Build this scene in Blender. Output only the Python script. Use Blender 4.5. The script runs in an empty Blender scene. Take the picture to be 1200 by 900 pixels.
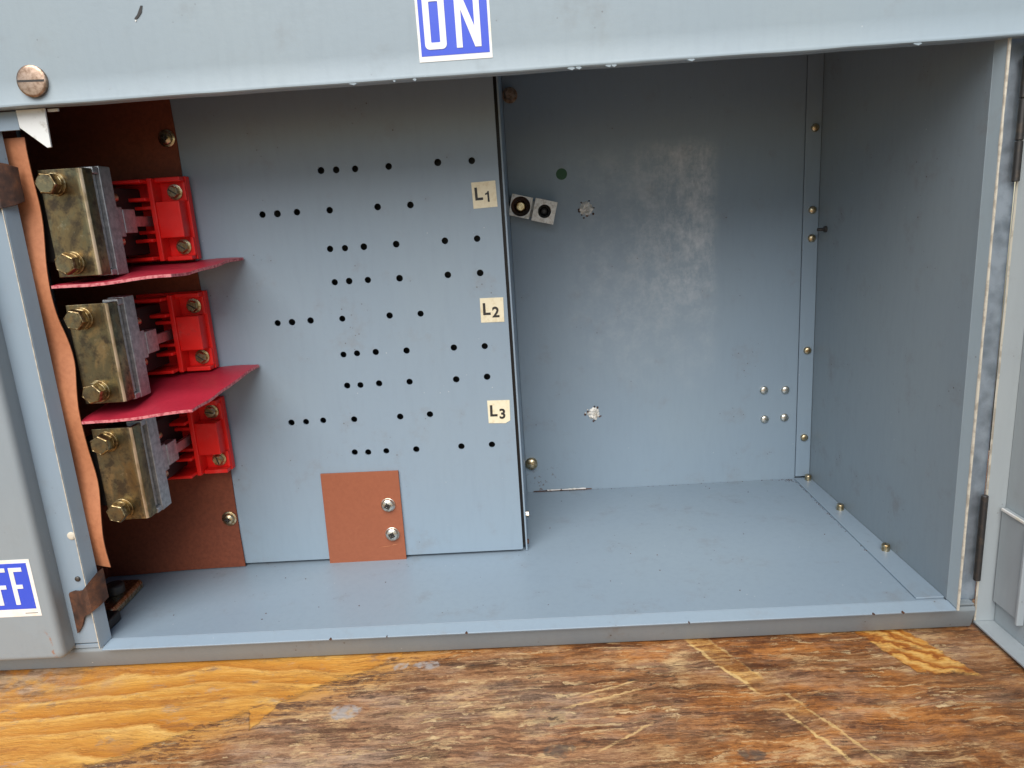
import bpy, bmesh, math, random
from mathutils import Matrix, Vector

R = math.radians
random.seed(7)
scene = bpy.context.scene
C = scene.collection

# ------------------------------------------------------------------ camera
cam_data = bpy.data.cameras.new("camera")
cam = bpy.data.objects.new("camera", cam_data)
C.objects.link(cam)
r_ = Vector((0.99786294, 0.01713181, -0.06305602))
u_ = Vector((0.05739625, 0.23139520, 0.97116524))
f_ = Vector((-0.03122868, 0.97270898, -0.22991739))
rot = Matrix((r_, u_, -f_)).transposed().to_4x4()
cam.matrix_world = Matrix.Translation((0.26593, -0.36757, 0.26457)) @ rot
cam_data.sensor_fit = 'HORIZONTAL'
cam_data.sensor_width = 36
cam_data.lens = 36 * 830.006 / 1200
cam_data.clip_start = 0.01
cam_data.clip_end = 200
scene.camera = cam

# ------------------------------------------------------------------ light
SUN_EL, SUN_AZ = 46, 190
world = bpy.data.worlds.new("World")
scene.world = world
world.use_nodes = True
nt = world.node_tree
sky = nt.nodes.new('ShaderNodeTexSky')
sky.sky_type = 'NISHITA'
sky.sun_disc = False
sky.sun_elevation = R(SUN_EL)
sky.sun_rotation = R(SUN_AZ)
sky.air_density = 1.0
sky.dust_density = 0.3
sky.ozone_density = 1.0
bg = nt.nodes['Background']
nt.links.new(sky.outputs[0], bg.inputs[0])
bg.inputs[1].default_value = 0.055
sun_d = bpy.data.lights.new("sun", 'SUN')
sun_d.energy = 2.5
sun_d.angle = R(58)
sun_d.color = (1.0, 0.95, 0.89)
sun = bpy.data.objects.new("sun", sun_d)
C.objects.link(sun)
az, el = R(SUN_AZ), R(SUN_EL)
to_sun = Vector((math.sin(az) * math.cos(el), math.cos(az) * math.cos(el), math.sin(el)))
sun.rotation_euler = to_sun.to_track_quat('Z', 'Y').to_euler()
sun.location = to_sun * 3
vs = scene.view_settings
vs.view_transform = 'Standard'
vs.look = 'None'
vs.gamma = 1
vs.use_curve_mapping = False
vs.exposure = 0.93


# ------------------------------------------------------------------ node helpers
class S:
    """a scalar socket with operators, so masks can be written as formulas"""
    def __init__(self, t, s): self.t, self.s = t, s

    def _m(self, op, *a, clamp=False):
        n = self.t.nodes.new('ShaderNodeMath'); n.operation = op; n.use_clamp = clamp
        for i, v in enumerate((self,) + a):
            if isinstance(v, S): self.t.links.new(v.s, n.inputs[i])
            else: n.inputs[i].default_value = v
        return S(self.t, n.outputs[0])
    def __add__(self, o): return self._m('ADD', o)
    __radd__ = __add__
    def __sub__(self, o): return self._m('SUBTRACT', o)
    def __rsub__(self, o): return (self * -1.0) + o
    def __mul__(self, o): return self._m('MULTIPLY', o)
    __rmul__ = __mul__
    def min(self, o): return self._m('MINIMUM', o)
    def max(self, o): return self._m('MAXIMUM', o)
    def pow(self, o): return self._m('POWER', o)
    def fract(self): return self._m('FRACT')
    def sin(self): return self._m('SINE')
    def abs(self): return self._m('ABSOLUTE')
    def step(self, a, b):
        n = self.t.nodes.new('ShaderNodeMapRange'); n.interpolation_type = 'SMOOTHSTEP'
        self.t.links.new(self.s, n.inputs[0])
        n.inputs[1].default_value = a; n.inputs[2].default_value = b
        if a > b:
            n.inputs[1].default_value = b; n.inputs[2].default_value = a
            n.inputs[3].default_value = 1; n.inputs[4].default_value = 0
        return S(self.t, n.outputs[0])


class Mat:
    def __init__(self, name, color=(.5, .5, .5), rough=.5, metal=0.0, spec=.5):
        self.m = bpy.data.materials.new(name); self.m.use_nodes = True
        self.t = self.m.node_tree
        self.b = self.t.nodes['Principled BSDF']
        self.b.inputs['Base Color'].default_value = (*color, 1)
        self.b.inputs['Roughness'].default_value = rough
        self.b.inputs['Metallic'].default_value = metal
        self.b.inputs['Specular IOR Level'].default_value = spec
        self.geo = None

    def pos(self):
        if not self.geo:
            n = self.t.nodes.new('ShaderNodeNewGeometry')       # world position: one piece of metal per place
            self.geo = n
        return self.geo.outputs['Position']
    def xyz(self):
        n = self.t.nodes.new('ShaderNodeSeparateXYZ'); self.t.links.new(self.pos(), n.inputs[0])
        return [S(self.t, n.outputs[i]) for i in range(3)]
    def vec(self, x, y, z):
        n = self.t.nodes.new('ShaderNodeCombineXYZ')
        for i, v in enumerate((x, y, z)):
            if isinstance(v, S): self.t.links.new(v.s, n.inputs[i])
            else: n.inputs[i].default_value = v
        return n.outputs[0]
    def noise(self, scale=(1, 1, 1), detail=4, rough=.55, dist=0, off=(0, 0, 0), vec=None, s=1.0):
        mp = self.t.nodes.new('ShaderNodeMapping')
        mp.inputs['Scale'].default_value = scale; mp.inputs['Location'].default_value = off
        self.t.links.new(vec or self.pos(), mp.inputs[0])
        n = self.t.nodes.new('ShaderNodeTexNoise')
        n.inputs['Scale'].default_value = s
        n.inputs['Detail'].default_value = detail; n.inputs['Roughness'].default_value = rough
        n.inputs['Distortion'].default_value = dist
        self.t.links.new(mp.outputs[0], n.inputs['Vector'])
        return S(self.t, n.outputs['Fac'])
    def vor(self, scale, feature='F1', rnd=1, color=False):
        n = self.t.nodes.new('ShaderNodeTexVoronoi'); n.feature = feature
        n.inputs['Scale'].default_value = scale; n.inputs['Randomness'].default_value = rnd
        self.t.links.new(self.pos(), n.inputs['Vector'])
        return S(self.t, n.outputs['Color' if color else 'Distance'])
    def mix(self, fac, a, b, blend='MIX'):
        n = self.t.nodes.new('ShaderNodeMix'); n.data_type = 'RGBA'; n.blend_type = blend
        for idx, v in ((0, fac), (6, a), (7, b)):
            if isinstance(v, S): self.t.links.new(v.s, n.inputs[idx])
            elif isinstance(v, (int, float)): n.inputs[idx].default_value = v
            elif isinstance(v, tuple): n.inputs[idx].default_value = (*v[:3], 1)
            else: self.t.links.new(v, n.inputs[idx])
        return n.outputs[2]
    def ramp(self, fac, stops):
        n = self.t.nodes.new('ShaderNodeValToRGB'); e = n.color_ramp.elements
        while len(e) < len(stops): e.new(.5)
        for k, (p, c) in enumerate(stops): e[k].position = p; e[k].color = (*c, 1)
        self.t.links.new(fac.s, n.inputs[0]); return n.outputs[0]
    def color(self, sock): self.t.links.new(sock, self.b.inputs['Base Color'])
    def rough(self, s): self.t.links.new(s.s, self.b.inputs['Roughness'])
    def metal(self, s): self.t.links.new(s.s, self.b.inputs['Metallic'])
    def bump(self, h, strength=.3, dist=.001):
        n = self.t.nodes.new('ShaderNodeBump')
        n.inputs['Strength'].default_value = strength; n.inputs['Distance'].default_value = dist
        self.t.links.new(h.s, n.inputs['Height']); self.t.links.new(n.outputs[0], self.b.inputs['Normal'])


PAINT = (.240, .312, .378)


def paint(name, base=PAINT, rough=.36, extra=None, dirt=1.0):
    m = Mat(name, base, rough)
    big = m.noise(s=9, detail=2)
    fine = m.noise(scale=(260, 260, 50), detail=2)
    grime = m.noise(s=38, detail=5, rough=.7, off=(5, 2, 9))
    col = m.mix(big.step(.35, .7) * .55, base, tuple(c * k for c, k in zip(base, (1.07, 1.045, 1.0))))
    col = m.mix(fine.step(.4, .8) * .22, col, tuple(c * .86 for c in base))
    gr = grime.step(.54, .80)
    col = m.mix(gr * (.34 * dirt), col, (.19, .165, .14))
    v = m.vor(210)
    specks = v.step(.13, .05) * grime.step(.55, .62)
    col = m.mix(specks * (.75 * dirt), col, (.07, .045, .03))
    lspecks = v.step(.10, .04) * grime.step(.42, .36)
    col = m.mix(lspecks * (.6 * dirt), col, (.62, .64, .63))
    if extra: col = extra(m, col)
    m.color(col)
    m.rough(big * .05 + fine * .10 + (rough - .05) + gr * .16)
    m.bump(m.noise(s=330, detail=2, rough=.6), .10, .0006)
    return m.m


def back_extra(m, col):
    """chalky dust left on the back wall where something was mounted"""
    x, y, z = m.xyz()
    wob = m.noise(s=60, detail=5, off=(2, 2, 2)) - .5
    patch = (x + wob * .02).step(.335, .400) * x.step(.4200, .4050) * (z + wob * .05).step(.165, .250) * (z + wob * .01).step(.318, .300)
    halo = (x + wob * .04).step(.275, .345) * x.step(.4215, .4060) * (z + wob * .05).step(.10, .2) * z.step(.318, .298)
    streak = m.noise(scale=(300, 1, 110), detail=6, rough=.75).step(.40, .80)
    blot = m.noise(s=75, detail=6, rough=.75, off=(7, 1, 4)).step(.36, .82)
    c = m.mix((patch * (streak * .45 + blot * .60)).min(.75), col, (.70, .72, .73))
    c = m.mix(halo * (blot * .30 + .06), c, (.60, .62, .63))
    rust = (x + wob * .05).step(.30, .27) * z.step(.062, .045) * m.noise(s=330, detail=4, off=(4, 4, 4)).step(.60, .68)
    c = m.mix(rust * .7, c, (.11, .06, .035))
    return c


def off_extra(m, col):
    x, y, z = m.xyz()
    w = m.noise(s=130, detail=4) - .5
    line = (x + w * .008 + .0228 - (z - .034) * -.12).abs().step(.0012, .0003) * z.step(.05, .043) * m.noise(s=170, detail=3, off=(4, 4, 4)).step(.42, .56)
    return m.mix(line * .75, col, (.30, .13, .06))


M = {}
M['paint'] = paint('grey_blue_enamel')
M['paint_back'] = paint('grey_blue_enamel_dusty', extra=back_extra)
M['paint_cover'] = paint('grey_blue_enamel_cover', base=(.268, .332, .370), rough=.46, dirt=.6)
M['paint_side_shaded'] = paint('enamel_shaded_side_wall', base=(.238, .288, .320), dirt=1.3)  # same enamel, darkened and greyed for the shade on this wall
M['paint_off'] = paint('grey_enamel_switch_cover', base=(.252, .295, .320), rough=.44, extra=off_extra, dirt=.6)
M['paint_base'] = paint('grey_blue_enamel_worn', base=(.215, .25, .27), rough=.48, dirt=2.2)
M['paint_door'] = paint('pale_grey_door_enamel', base=(.37, .415, .435), rough=.5, dirt=.5)

m = Mat('worn_cream_edge', (.56, .50, .39), .55)
n_ = m.noise(s=170, detail=4)
m.color(m.mix(n_.step(.45, .62), (.60, .56, .46), (.40, .36, .29)))
M['edge'] = m.m

m = Mat('galvanised_steel', (.5, .55, .6), .38, .8)
v = m.vor(150); n_ = m.noise(s=95, detail=5, rough=.7)
m.color(m.mix((v * .9 + n_.step(.35, .7) * .6).min(1.0), (.34, .40, .46), (.58, .66, .74)))
m.rough(n_ * .35 + .22); m.bump(n_, .15, .0005)
M['galv'] = m.m

m = Mat('yellow_dichromate_plating', (.5, .4, .2), .34, 1.0)
n1 = m.noise(scale=(60, 60, 34), detail=5, rough=.65, dist=.6); n2 = m.noise(s=150, detail=5, rough=.7, off=(3, 3, 3))
n3 = m.noise(scale=(300, 300, 20), detail=3, off=(1, 5, 2))
c = m.ramp(n1, [(.28, (.10, .080, .055)), (.42, (.25, .185, .095)), (.52, (.19, .175, .11)), (.62, (.36, .27, .14)), (.75, (.22, .155, .115))])
c = m.mix(n2.step(.46, .66) * .8, c, (.075, .060, .047))  # dark blotches in the plating stand in for dim reflections
c = m.mix(n2.step(.40, .28) * .45, c, (.48, .42, .30))
m.color(c); m.rough(n2 * .34 + n3 * .14 + .15); m.bump(n2 * .6 + n3 * .4, .12, .0004)
M['gold'] = m.m

m = Mat('brass_screw_plating', (.52, .40, .20), .32, 1.0)
n1 = m.noise(s=420, detail=4)
m.color(m.mix(n1.step(.4, .62), (.62, .53, .36), (.36, .25, .12))); m.rough(n1 * .3 + .16)
M['brass'] = m.m
m = Mat('olive_plated_bolt', (.3, .22, .11), .3, 1.0)
n1 = m.noise(s=420, detail=4); n2 = m.noise(s=130, detail=3, off=(4, 1, 2))
m.color(m.mix(n1.step(.38, .62), m.mix(n2.step(.4, .6), (.36, .27, .13), (.42, .36, .22)), (.17, .115, .055))); m.rough(n1 * .3 + .26)
M['bolt'] = m.m
m = Mat('worn_bright_plating', (.6, .45, .25), .42, .8)
n1 = m.noise(scale=(200, 200, 60), detail=4)
m.color(m.mix(n1.step(.40, .66), (.66, .52, .36), (.34, .25, .13)))
M['fold'] = m.m
m = Mat('dull_bronze_screw', (.35, .24, .17), .42, 1.0)
n1 = m.noise(s=380, detail=5, rough=.7)
m.color(m.mix(n1.step(.35, .68), (.50, .36, .27), (.24, .16, .11))); m.rough(n1 * .35 + .25)
M['bronze'] = m.m
m = Mat('bright_zinc_screw', (.66, .64, .58), .28, 1.0)
n1 = m.noise(s=420, detail=4)
m.color(m.mix(n1.step(.4, .65), (.75, .73, .66), (.48, .42, .32))); m.rough(n1 * .3 + .14)
M['zinc'] = m.m

m = Mat('cast_aluminium', (.5, .5, .5), .45, 1.0)
n1 = m.noise(s=300, detail=5, rough=.7); n2 = m.noise(scale=(30, 300, 30), detail=3, off=(3, 2, 1))
m.color(m.mix(n1.step(.35, .7), (.56, .57, .57), (.36, .37, .38))); m.rough(n1 * .25 + n2 * .15 + .28); m.bump(n1 * .6 + n2 * .4, .15, .0004)
M['alu'] = m.m
m = Mat('white_aluminium', (.78, .75, .69), .5, .25)
n1 = m.noise(s=350, detail=5, rough=.7)
m.color(m.mix(n1.step(.4, .72), (.82, .80, .74), (.52, .46, .38)))
M['lug'] = m.m

m = Mat('red_moulded_plastic', (.70, .008, .012), .30, 0, .5)
n1 = m.noise(s=160, detail=4); n2 = m.noise(s=45, detail=3, off=(2, 6, 1))
c = m.mix(n2.step(.4, .7) * .5, (.84, .014, .010), (.68, .009, .008))
c = m.mix(n1.step(.58, .78) * .3, c, (.30, .04, .03))
m.color(m.mix(m.noise(s=90, detail=6, rough=.75, off=(8, 3, 1)).step(.52, .78) * .16, c, (.55, .34, .28))); m.rough(n1 * .35 + .2)
M['red'] = m.m
m = Mat('crimson_fibreglass_sheet', (.42, .025, .06), .42)
n1 = m.noise(s=420, detail=4); n2 = m.noise(s=30, detail=4, off=(5, 5, 5))
m.color(m.mix(n1.step(.35, .75) * .6, (.40, .020, .042), (.33, .015, .032))); m.rough(n2 * .25 + .3); m.bump(n1, .12, .0003)
M['barrier'] = m.m
m = Mat('pale_cut_fibreglass', (.62, .20, .22), .6)
n1 = m.noise(s=500, detail=3)
m.color(m.mix(n1.step(.4, .65), (.60, .20, .21), (.36, .05, .07)))
M['barrier_edge'] = m.m

m = Mat('brown_vulcanised_fibre', (.40, .13, .055), .62, 0, .35)
n1 = m.noise(s=420, detail=5, rough=.7); n2 = m.noise(s=26, detail=4, off=(5, 1, 5)); n3 = m.noise(scale=(70, 70, 16), detail=3)
c = m.mix(n1.step(.3, .75) * .6, (.305, .096, .046), (.25, .076, .036))
c = m.mix(n2.step(.45, .75) * .45, c, (.30, .095, .045))
c = m.mix(n1.step(.70, .78) * .2, c, (.45, .22, .13))
m.color(c); m.bump(n1 * .7 + n3 * .3, .2, .0004)
M['fibre'] = m.m
m = Mat('dark_brown_vulcanised_fibre', (.25, .07, .035), .6, 0, .3)
n1 = m.noise(s=420, detail=4, rough=.7); n2 = m.noise(s=26, detail=4, off=(5, 1, 5))
c = m.mix(n1.step(.3, .75), (.215, .058, .028), (.15, .040, .020))
m.color(m.mix(n2.step(.45, .75) * .45, c, (.17, .05, .026))); m.bump(n1, .2, .0004)
M['fibre_dark'] = m.m
m = Mat('lit_fibre_sheet', (.52, .20, .085), .55, 0, .4)  # same brown fibre, its colour lightened as if brightly lit
n1 = m.noise(s=420, detail=4); n2 = m.noise(s=34, detail=4, off=(5, 1, 5))
m.color(m.mix(n1.step(.3, .75) * .7 + n2.step(.5, .8) * .3, (.50, .205, .098), (.40, .150, .070))); m.bump(n1, .12, .0003)
M['orange'] = m.m

m = Mat('rusted_steel', (.15, .08, .05), .75, .25)
n1 = m.noise(s=150, detail=6, rough=.7)
m.color(m.ramp(n1, [(.3, (.035, .022, .018)), (.5, (.085, .042, .028)), (.68, (.16, .068, .034)), (.8, (.26, .13, .07))]))
m.rough(n1 * .4 + .42); m.bump(n1, .4, .0006)
M['rust'] = m.m
m = Mat('blackened_steel', (.09, .08, .075), .5, .8)
n1 = m.noise(s=260, detail=4)
m.color(m.mix(n1.step(.45, .8), (.085, .082, .08), (.16, .13, .10)))
M['dark_steel'] = m.m
M['black'] = Mat('black_phenolic', (.018, .016, .015), .45).m
M['recess'] = Mat('dark_bore', (.03, .027, .024), .6).m
m = Mat('cream_label_paper', (.74, .66, .45), .6)
n1 = m.noise(s=240, detail=5, rough=.7)
m.color(m.mix(n1.step(.45, .75) * .7, (.78, .71, .51), (.60, .49, .28)))
M['cream'] = m.m
M['ink'] = Mat('black_ink', (.02, .018, .016), .5).m
m = Mat('blue_print', (.035, .075, .56), .38)
n1 = m.noise(s=210, detail=5, rough=.7)
m.color(m.mix(n1.step(.58, .8) * .45, (.038, .085, .60), (.16, .22, .62)))
M['blue'] = m.m
m = Mat('white_sticker_vinyl', (.78, .77, .70), .42)
n1 = m.noise(s=110, detail=4)
m.color(m.mix(n1.step(.5, .75) * .6, (.80, .79, .75), (.74, .68, .48)))
M['white'] = m.m
M['green'] = Mat('green_paper_dot', (.012, .085, .03), .5).m
m = Mat('white_primer_steel', (.72, .74, .72), .42, .1)
n1 = m.noise(s=240, detail=4)
m.color(m.mix(n1.step(.55, .75), (.74, .76, .74), (.45, .43, .38)))
M['bracket'] = m.m


def plywood():
    m = Mat('weathered_plywood', (.3, .17, .08), .62, 0, .35)
    x, y, z = m.xyz()
    wx = m.noise(s=22, detail=4, off=(1, 2, 3)) - .5
    wy = m.noise(s=26, detail=4, off=(9, 4, 2)) - .5
    hx = m.noise(s=150, detail=5, rough=.7, off=(4, 8, 1)) - .5
    # grain along x
    yy = y + wy * .010 + hx * .003
    g0 = m.noise(vec=m.vec(x * 17 + hx * .9, yy * 95, 5), detail=8, rough=.76)
    g1 = m.noise(vec=m.vec(x * 38, yy * 380, 0), detail=5, rough=.78)
    g2 = m.noise(vec=m.vec(x * 60, yy * 560, 3.0), detail=3, rough=.7)
    pore = m.noise(vec=m.vec(x * 190, yy * 900, 21), detail=3, rough=.75)
    gm = g0 * .70 + g1 * .32 + (pore - .5) * .20 - .01
    base = m.ramp(gm, [(.33, (.040, .021, .012)), (.43, (.120, .052, .020)), (.51, (.250, .105, .037)), (.58, (.39, .195, .078)), (.70, (.64, .43, .20))])
    # reddish stain and grey weathering
    red = (m.noise(vec=m.vec(x * 11, y * 26, 1), detail=5, rough=.65) + x.step(.15, .40) * .07).step(.47, .62)
    base = m.mix(red * .72, base, m.mix(gm.step(.40, .60), (.105, .029, .008), (.52, .195, .040)))
    grey = m.noise(vec=m.vec(x * 16 + 7, y * 45, 2), detail=6, rough=.72).step(.46, .62)
    mid = (x + wx * .1).step(.06, .15) * (x + wx * .16).step(.36, .22) * (y + wy * .06).step(.015, -.045)
    greyc = m.mix(gm.step(.38, .62), (.070, .048, .036), (.53, .39, .28))
    base = m.mix((grey * .36 + mid * .34).min(.7), base, greyc)
    # torn light fibres, in flakes and in streaks
    fl = m.noise(vec=m.vec(x * 62 + hx * 1.5, yy * 190, 6.0), detail=5, rough=.70).step(.545, .61) * m.noise(s=34, detail=4, off=(3, 7, 7)).step(.44, .60)
    f3 = m.noise(vec=m.vec(x * 22 + hx * 2.0, yy * 300, 16.0), detail=5, rough=.66).step(.575, .64)
    flc = m.mix(g2.step(.3, .62), (.46, .25, .10), (.76, .57, .31))
    base = m.mix((fl * .8).max(f3 * .6), base, flc)
    # big worn pale areas
    worn = m.noise(vec=m.vec(x * 30 + wx, y * 62, 31), detail=6, rough=.74).step(.505, .63) * m.noise(s=14, detail=2, off=(4, 2, 8)).step(.40, .58)
    base = m.mix(worn * (gm.step(.42, .56) * .75 + .12), base, (.66, .45, .22))
    # black mould flecks
    bl = m.noise(vec=m.vec(x * 80, yy * 260, 11), detail=5, rough=.72).step(.56, .65) * m.noise(s=50, detail=3, off=(1, 9, 5)).step(.46, .60)
    base = m.mix(bl * .75, base, (.035, .026, .020))
    # bare yellow wood: veneer torn off along a straight cut
    cath = m.noise(vec=m.vec(x * 9, y * 15, 4), detail=2, rough=.4)
    ph = (y * 62 + cath * 4.2 + hx * .25).fract()
    ph2 = (y * 210 + cath * 14.0 + hx * .6).fract()
    bare = m.ramp(ph, [(.0, (.44, .16, .020)), (.12, (.54, .22, .028)), (.45, (.63, .29, .046)), (.74, (.74, .41, .092)), (.90, (.78, .48, .14)), (1.0, (.52, .21, .030))])
    bare = m.mix(m.noise(vec=m.vec(x * 15, y * 24, 41), detail=3).step(.42, .60) * .75, bare, m.mix(g1.step(.3, .7), (.46, .165, .020), (.74, .40, .09)))
    bare = m.mix(ph2.step(.55, 1.0) * .25, bare, (.44, .165, .022))
    bare = m.mix(pore.step(.52, .72) * .40, bare, (.42, .17, .035))
    bare = m.mix(g0.step(.50, .36) * .75, bare, (.36, .135, .028))
    bare = m.mix(g2.step(.50, .64) * .35, bare, (.46, .19, .035))
    bare = m.mix(g1.step(.56, .70) * .3, bare, (.82, .54, .20))
    bare = m.mix(m.noise(vec=m.vec(x * 16, y * 30, 8), detail=5).step(.55, .74) * .65, bare, (.36, .17, .07))
    bare = m.mix(g2.step(.55, .75) * .35, bare, (.42, .18, .035))
    dA = (y + .0683) - (x - .0432) * .542 + hx * .0035
    A = (dA + (pore - .5) * .010 + (g0 - .5) * .022).step(-.0022, .0022) * (x + hx * .01).step(.1785, .1765)
    # a splinter hanging below the cut
    tri = (x - .1075 + hx * .008).abs()
    A = A.max((tri - (y + .052) * .42).step(.0006, -.0006) * dA.step(-.03, -.024) * dA.step(.004, 0) * 1.0)
    stain = (x + wx * .10).step(.03, -.035) * (y + wy * .05).step(-.030, -.005)
    bareA = m.mix((stain * m.noise(s=70, detail=6, rough=.7, off=(2, 2, 7)).step(.36, .60) * .8).max(m.noise(vec=m.vec(x * 40, y * 75, 51), detail=6, rough=.75).step(.54, .66) * .62), bare, greyc)
    base = m.mix(dA.step(-.030, .0) * x.step(.24, .16) * gm.step(.45, .54) * .9, base, (.60, .30, .07))
    bareA = m.mix(dA.step(.022, .0) * gm.step(.50, .40) * .6, bareA, (.24, .11, .045))
    col = m.mix(A, base, bareA)
    # torn patch by the door
    u = (x - .4508) - (y - .0018) * -.40
    B = (u + hx * .009).step(-.001, .001) * (u + hx * .012).step(.0300, .0280) * (y + (x - .45) * .15 + hx * .016).step(-.0285, -.0250)
    nB = m.noise(vec=m.vec(x * 34, y * 48, 61), detail=4, rough=.6)
    ph3 = (y * 95 + x * 60 + nB * 3.6 + hx * .8).fract()
    bareB = m.ramp(ph3, [(.0, (.30, .085, .013)), (.30, (.50, .19, .030)), (.62, (.78, .47, .14)), (.85, (.70, .36, .08)), (1.0, (.38, .12, .018))])
    bareB = m.mix(nB.step(.50, .62) * .7, bareB, (.56, .24, .04))
    bareB = m.mix(gm.step(.52, .38) * .85, bareB, (.24, .075, .018))
    col = m.mix(B, col, bareB)
    # scraped diagonal strip
    cu = (x - .3535) + (y + .0032) * .542 + hx * .007 + wx * .004
    strip = cu.step(-.0005, .0008) * cu.step(.0150, .0135)
    fade = m.noise(s=45, detail=4, off=(6, 6, 1)).step(.36, .56)
    stripc = m.mix(gm.step(.40, .60), (.22, .070, .014), (.70, .40, .12))
    col = m.mix(strip * (fade * .75 * y.step(-.075, -.03) + .05), col, stripc)
    edges = (cu - .0012).abs().step(.0016, .0006).max((cu - .0143).abs().step(.0013, .0005) * .7)
    col = m.mix(edges * gm.step(.38, .52) * m.noise(s=70, detail=5, off=(2, 8, 4)).step(.40, .54) * .9, col, (.74, .51, .21))
    # pale scratches
    sc = (y + .033 - (x - .29) * .34 + hx * .004).abs().step(.0010, .0003) * x.step(.278, .284) * x.step(.315, .309)
    sc = sc.max((y + .040 - (x - .29) * .30 + hx * .006).abs().step(.0012, .0004) * x.step(.268, .274) * x.step(.318, .311))
    sc = sc.max((y + .075 - (x - .29) * .62 + hx * .006).abs().step(.0012, .0004) * x.step(.285, .290) * x.step(.318, .312))
    sc = sc * gm.step(.40, .50)
    col = m.mix(sc * .7, col, (.72, .49, .22))
    # grey-white smears
    def blob(cx, cy, rx, ry):
        d = ((x - cx + hx * .012) * (1 / rx)).pow(2) + ((y - cy + wy * .006 + hx * .006) * (1 / ry)).pow(2)
        return d.step(1.0, .55)
    sm = blob(.1545, -.0405, .0085, .0065).max(blob(.1935, -.0035, .0085, .005)).max(blob(.1785, -.003, .004, .0035))
    col = m.mix(sm * m.noise(s=260, detail=4).step(.30, .6) * .85, col, (.38, .35, .33))
    dk = blob(.268, -.075, .009, .006).max(blob(.357, -.083, .007, .005)).max(blob(.262, -.050, .011, .010) * .5)
    col = m.mix(dk * m.noise(s=200, detail=4, off=(5, 5, 2)).step(.33, .6) * .7, col, (.075, .065, .055))
    m.color(col)
    m.rough(g1 * .35 + .38)
    bareAny = A.max(B)
    h = g1 * .5 + g2 * .35 + fl * .3 + (bareAny * -1.0) * .9 + hx * .3
    m.bump(h + pore * .4, .7, .0012)
    return m.m


M['ply'] = plywood()

# ------------------------------------------------------------------ mesh helpers
WLOC = {}


def link(name, me, parent, loc, rot=(0, 0, 0), label=None):
    o = bpy.data.objects.new(name, me)
    C.objects.link(o)
    WLOC[o.name] = Vector(loc)
    o.location = Vector(loc) - (WLOC[parent.name] if parent else Vector())
    o.rotation_euler = rot
    o.parent = parent
    if label: o['label'] = label
    return o


class B:
    """collects geometry in world coordinates and links it as ONE mesh with its own origin"""
    def __init__(self): self.bm = bmesh.new(); self.mats = []; self.cur = 0

    def mat(self, key):
        if key not in self.mats: self.mats.append(key)
        self.cur = self.mats.index(key); return self

    def _f(self, vs):
        try:
            f = self.bm.faces.new(vs); f.material_index = self.cur; return f
        except ValueError: return None

    def box(self, x0, x1, y0, y1, z0, z1):
        v = [self.bm.verts.new(p) for p in ((x0, y0, z0), (x1, y0, z0), (x1, y1, z0), (x0, y1, z0), (x0, y0, z1), (x1, y0, z1), (x1, y1, z1), (x0, y1, z1))]
        for q in ((0, 3, 2, 1), (4, 5, 6, 7), (0, 1, 5, 4), (1, 2, 6, 5), (2, 3, 7, 6), (3, 0, 4, 7)): self._f([v[i] for i in q])
        return self

    def prism(self, pts, axis, a, b):
        """polygon pts (in the two other axes, x<y<z order) swept along axis from a to b"""
        def P(p, t): q = list(p); q.insert(axis, t); return q
        lo = [self.bm.verts.new(P(p, a)) for p in pts]; hi = [self.bm.verts.new(P(p, b)) for p in pts]
        self._f(lo); self._f(hi[::-1])
        for i in range(len(pts)):
            j = (i + 1) % len(pts); self._f([lo[j], lo[i], hi[i], hi[j]])
        return self

    def loft(self, rings, closed=True, caps=True):
        R_ = [[self.bm.verts.new(p) for p in r] for r in rings]
        n = len(R_[0])
        for a, b in zip(R_, R_[1:]):
            for i in range(n if closed else n - 1):
                j = (i + 1) % n; self._f([a[i], a[j], b[j], b[i]])
        if caps: self._f(R_[0][::-1]); self._f(R_[-1])
        return self

    def lathe(self, prof, c, axis='y', n=24, phase=0, squash=None):
        """prof: (radius, height along -axis) from base to tip"""
        rings = []
        for r, h in prof:
            ring = []
            for k in range(n):
                t = phase + 2 * math.pi * k / n
                a, b = r * math.cos(t), r * math.sin(t)
                ring.append({'y': (c[0] + a, c[1] - h, c[2] + b), 'z': (c[0] + a, c[1] + b, c[2] + h), 'x': (c[0] + h, c[1] + a, c[2] + b)}[axis])
            rings.append(ring)
        return self.loft(rings)

    def build(self, name, parent=None, bevel=0, seg=2, origin=None, smooth=True, label=None, mats=None, sub=0):
        bm = self.bm
        bmesh.ops.recalc_face_normals(bm, faces=bm.faces)
        vs = [v.co for v in bm.verts]
        if origin is None:
            lo = Vector([min(v[i] for v in vs) for i in range(3)]); hi = Vector([max(v[i] for v in vs) for i in range(3)])
            origin = Vector(((lo.x + hi.x) / 2, (lo.y + hi.y) / 2, lo.z))
        origin = Vector(origin)
        bmesh.ops.translate(bm, verts=bm.verts, vec=-origin)
        me = bpy.data.meshes.new(name); bm.to_mesh(me); bm.free()
        for k in self.mats: me.materials.append(M[k])
        if smooth:
            for p in me.polygons: p.use_smooth = True
        o = link(name, me, parent, origin, label=label)
        if bevel:
            md = o.modifiers.new('bevel', 'BEVEL'); md.width = bevel; md.segments = seg; md.limit_method = 'ANGLE'; md.angle_limit = R(32)
            md.harden_normals = True
        elif smooth:
            me.set_sharp_from_angle(angle=R(35))
        return o


def box(name, mat, parent, b, bevel=.0004, label=None, seg=2):
    return B().mat(mat).box(*b).build(name, parent, bevel, seg, label=label)


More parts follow.
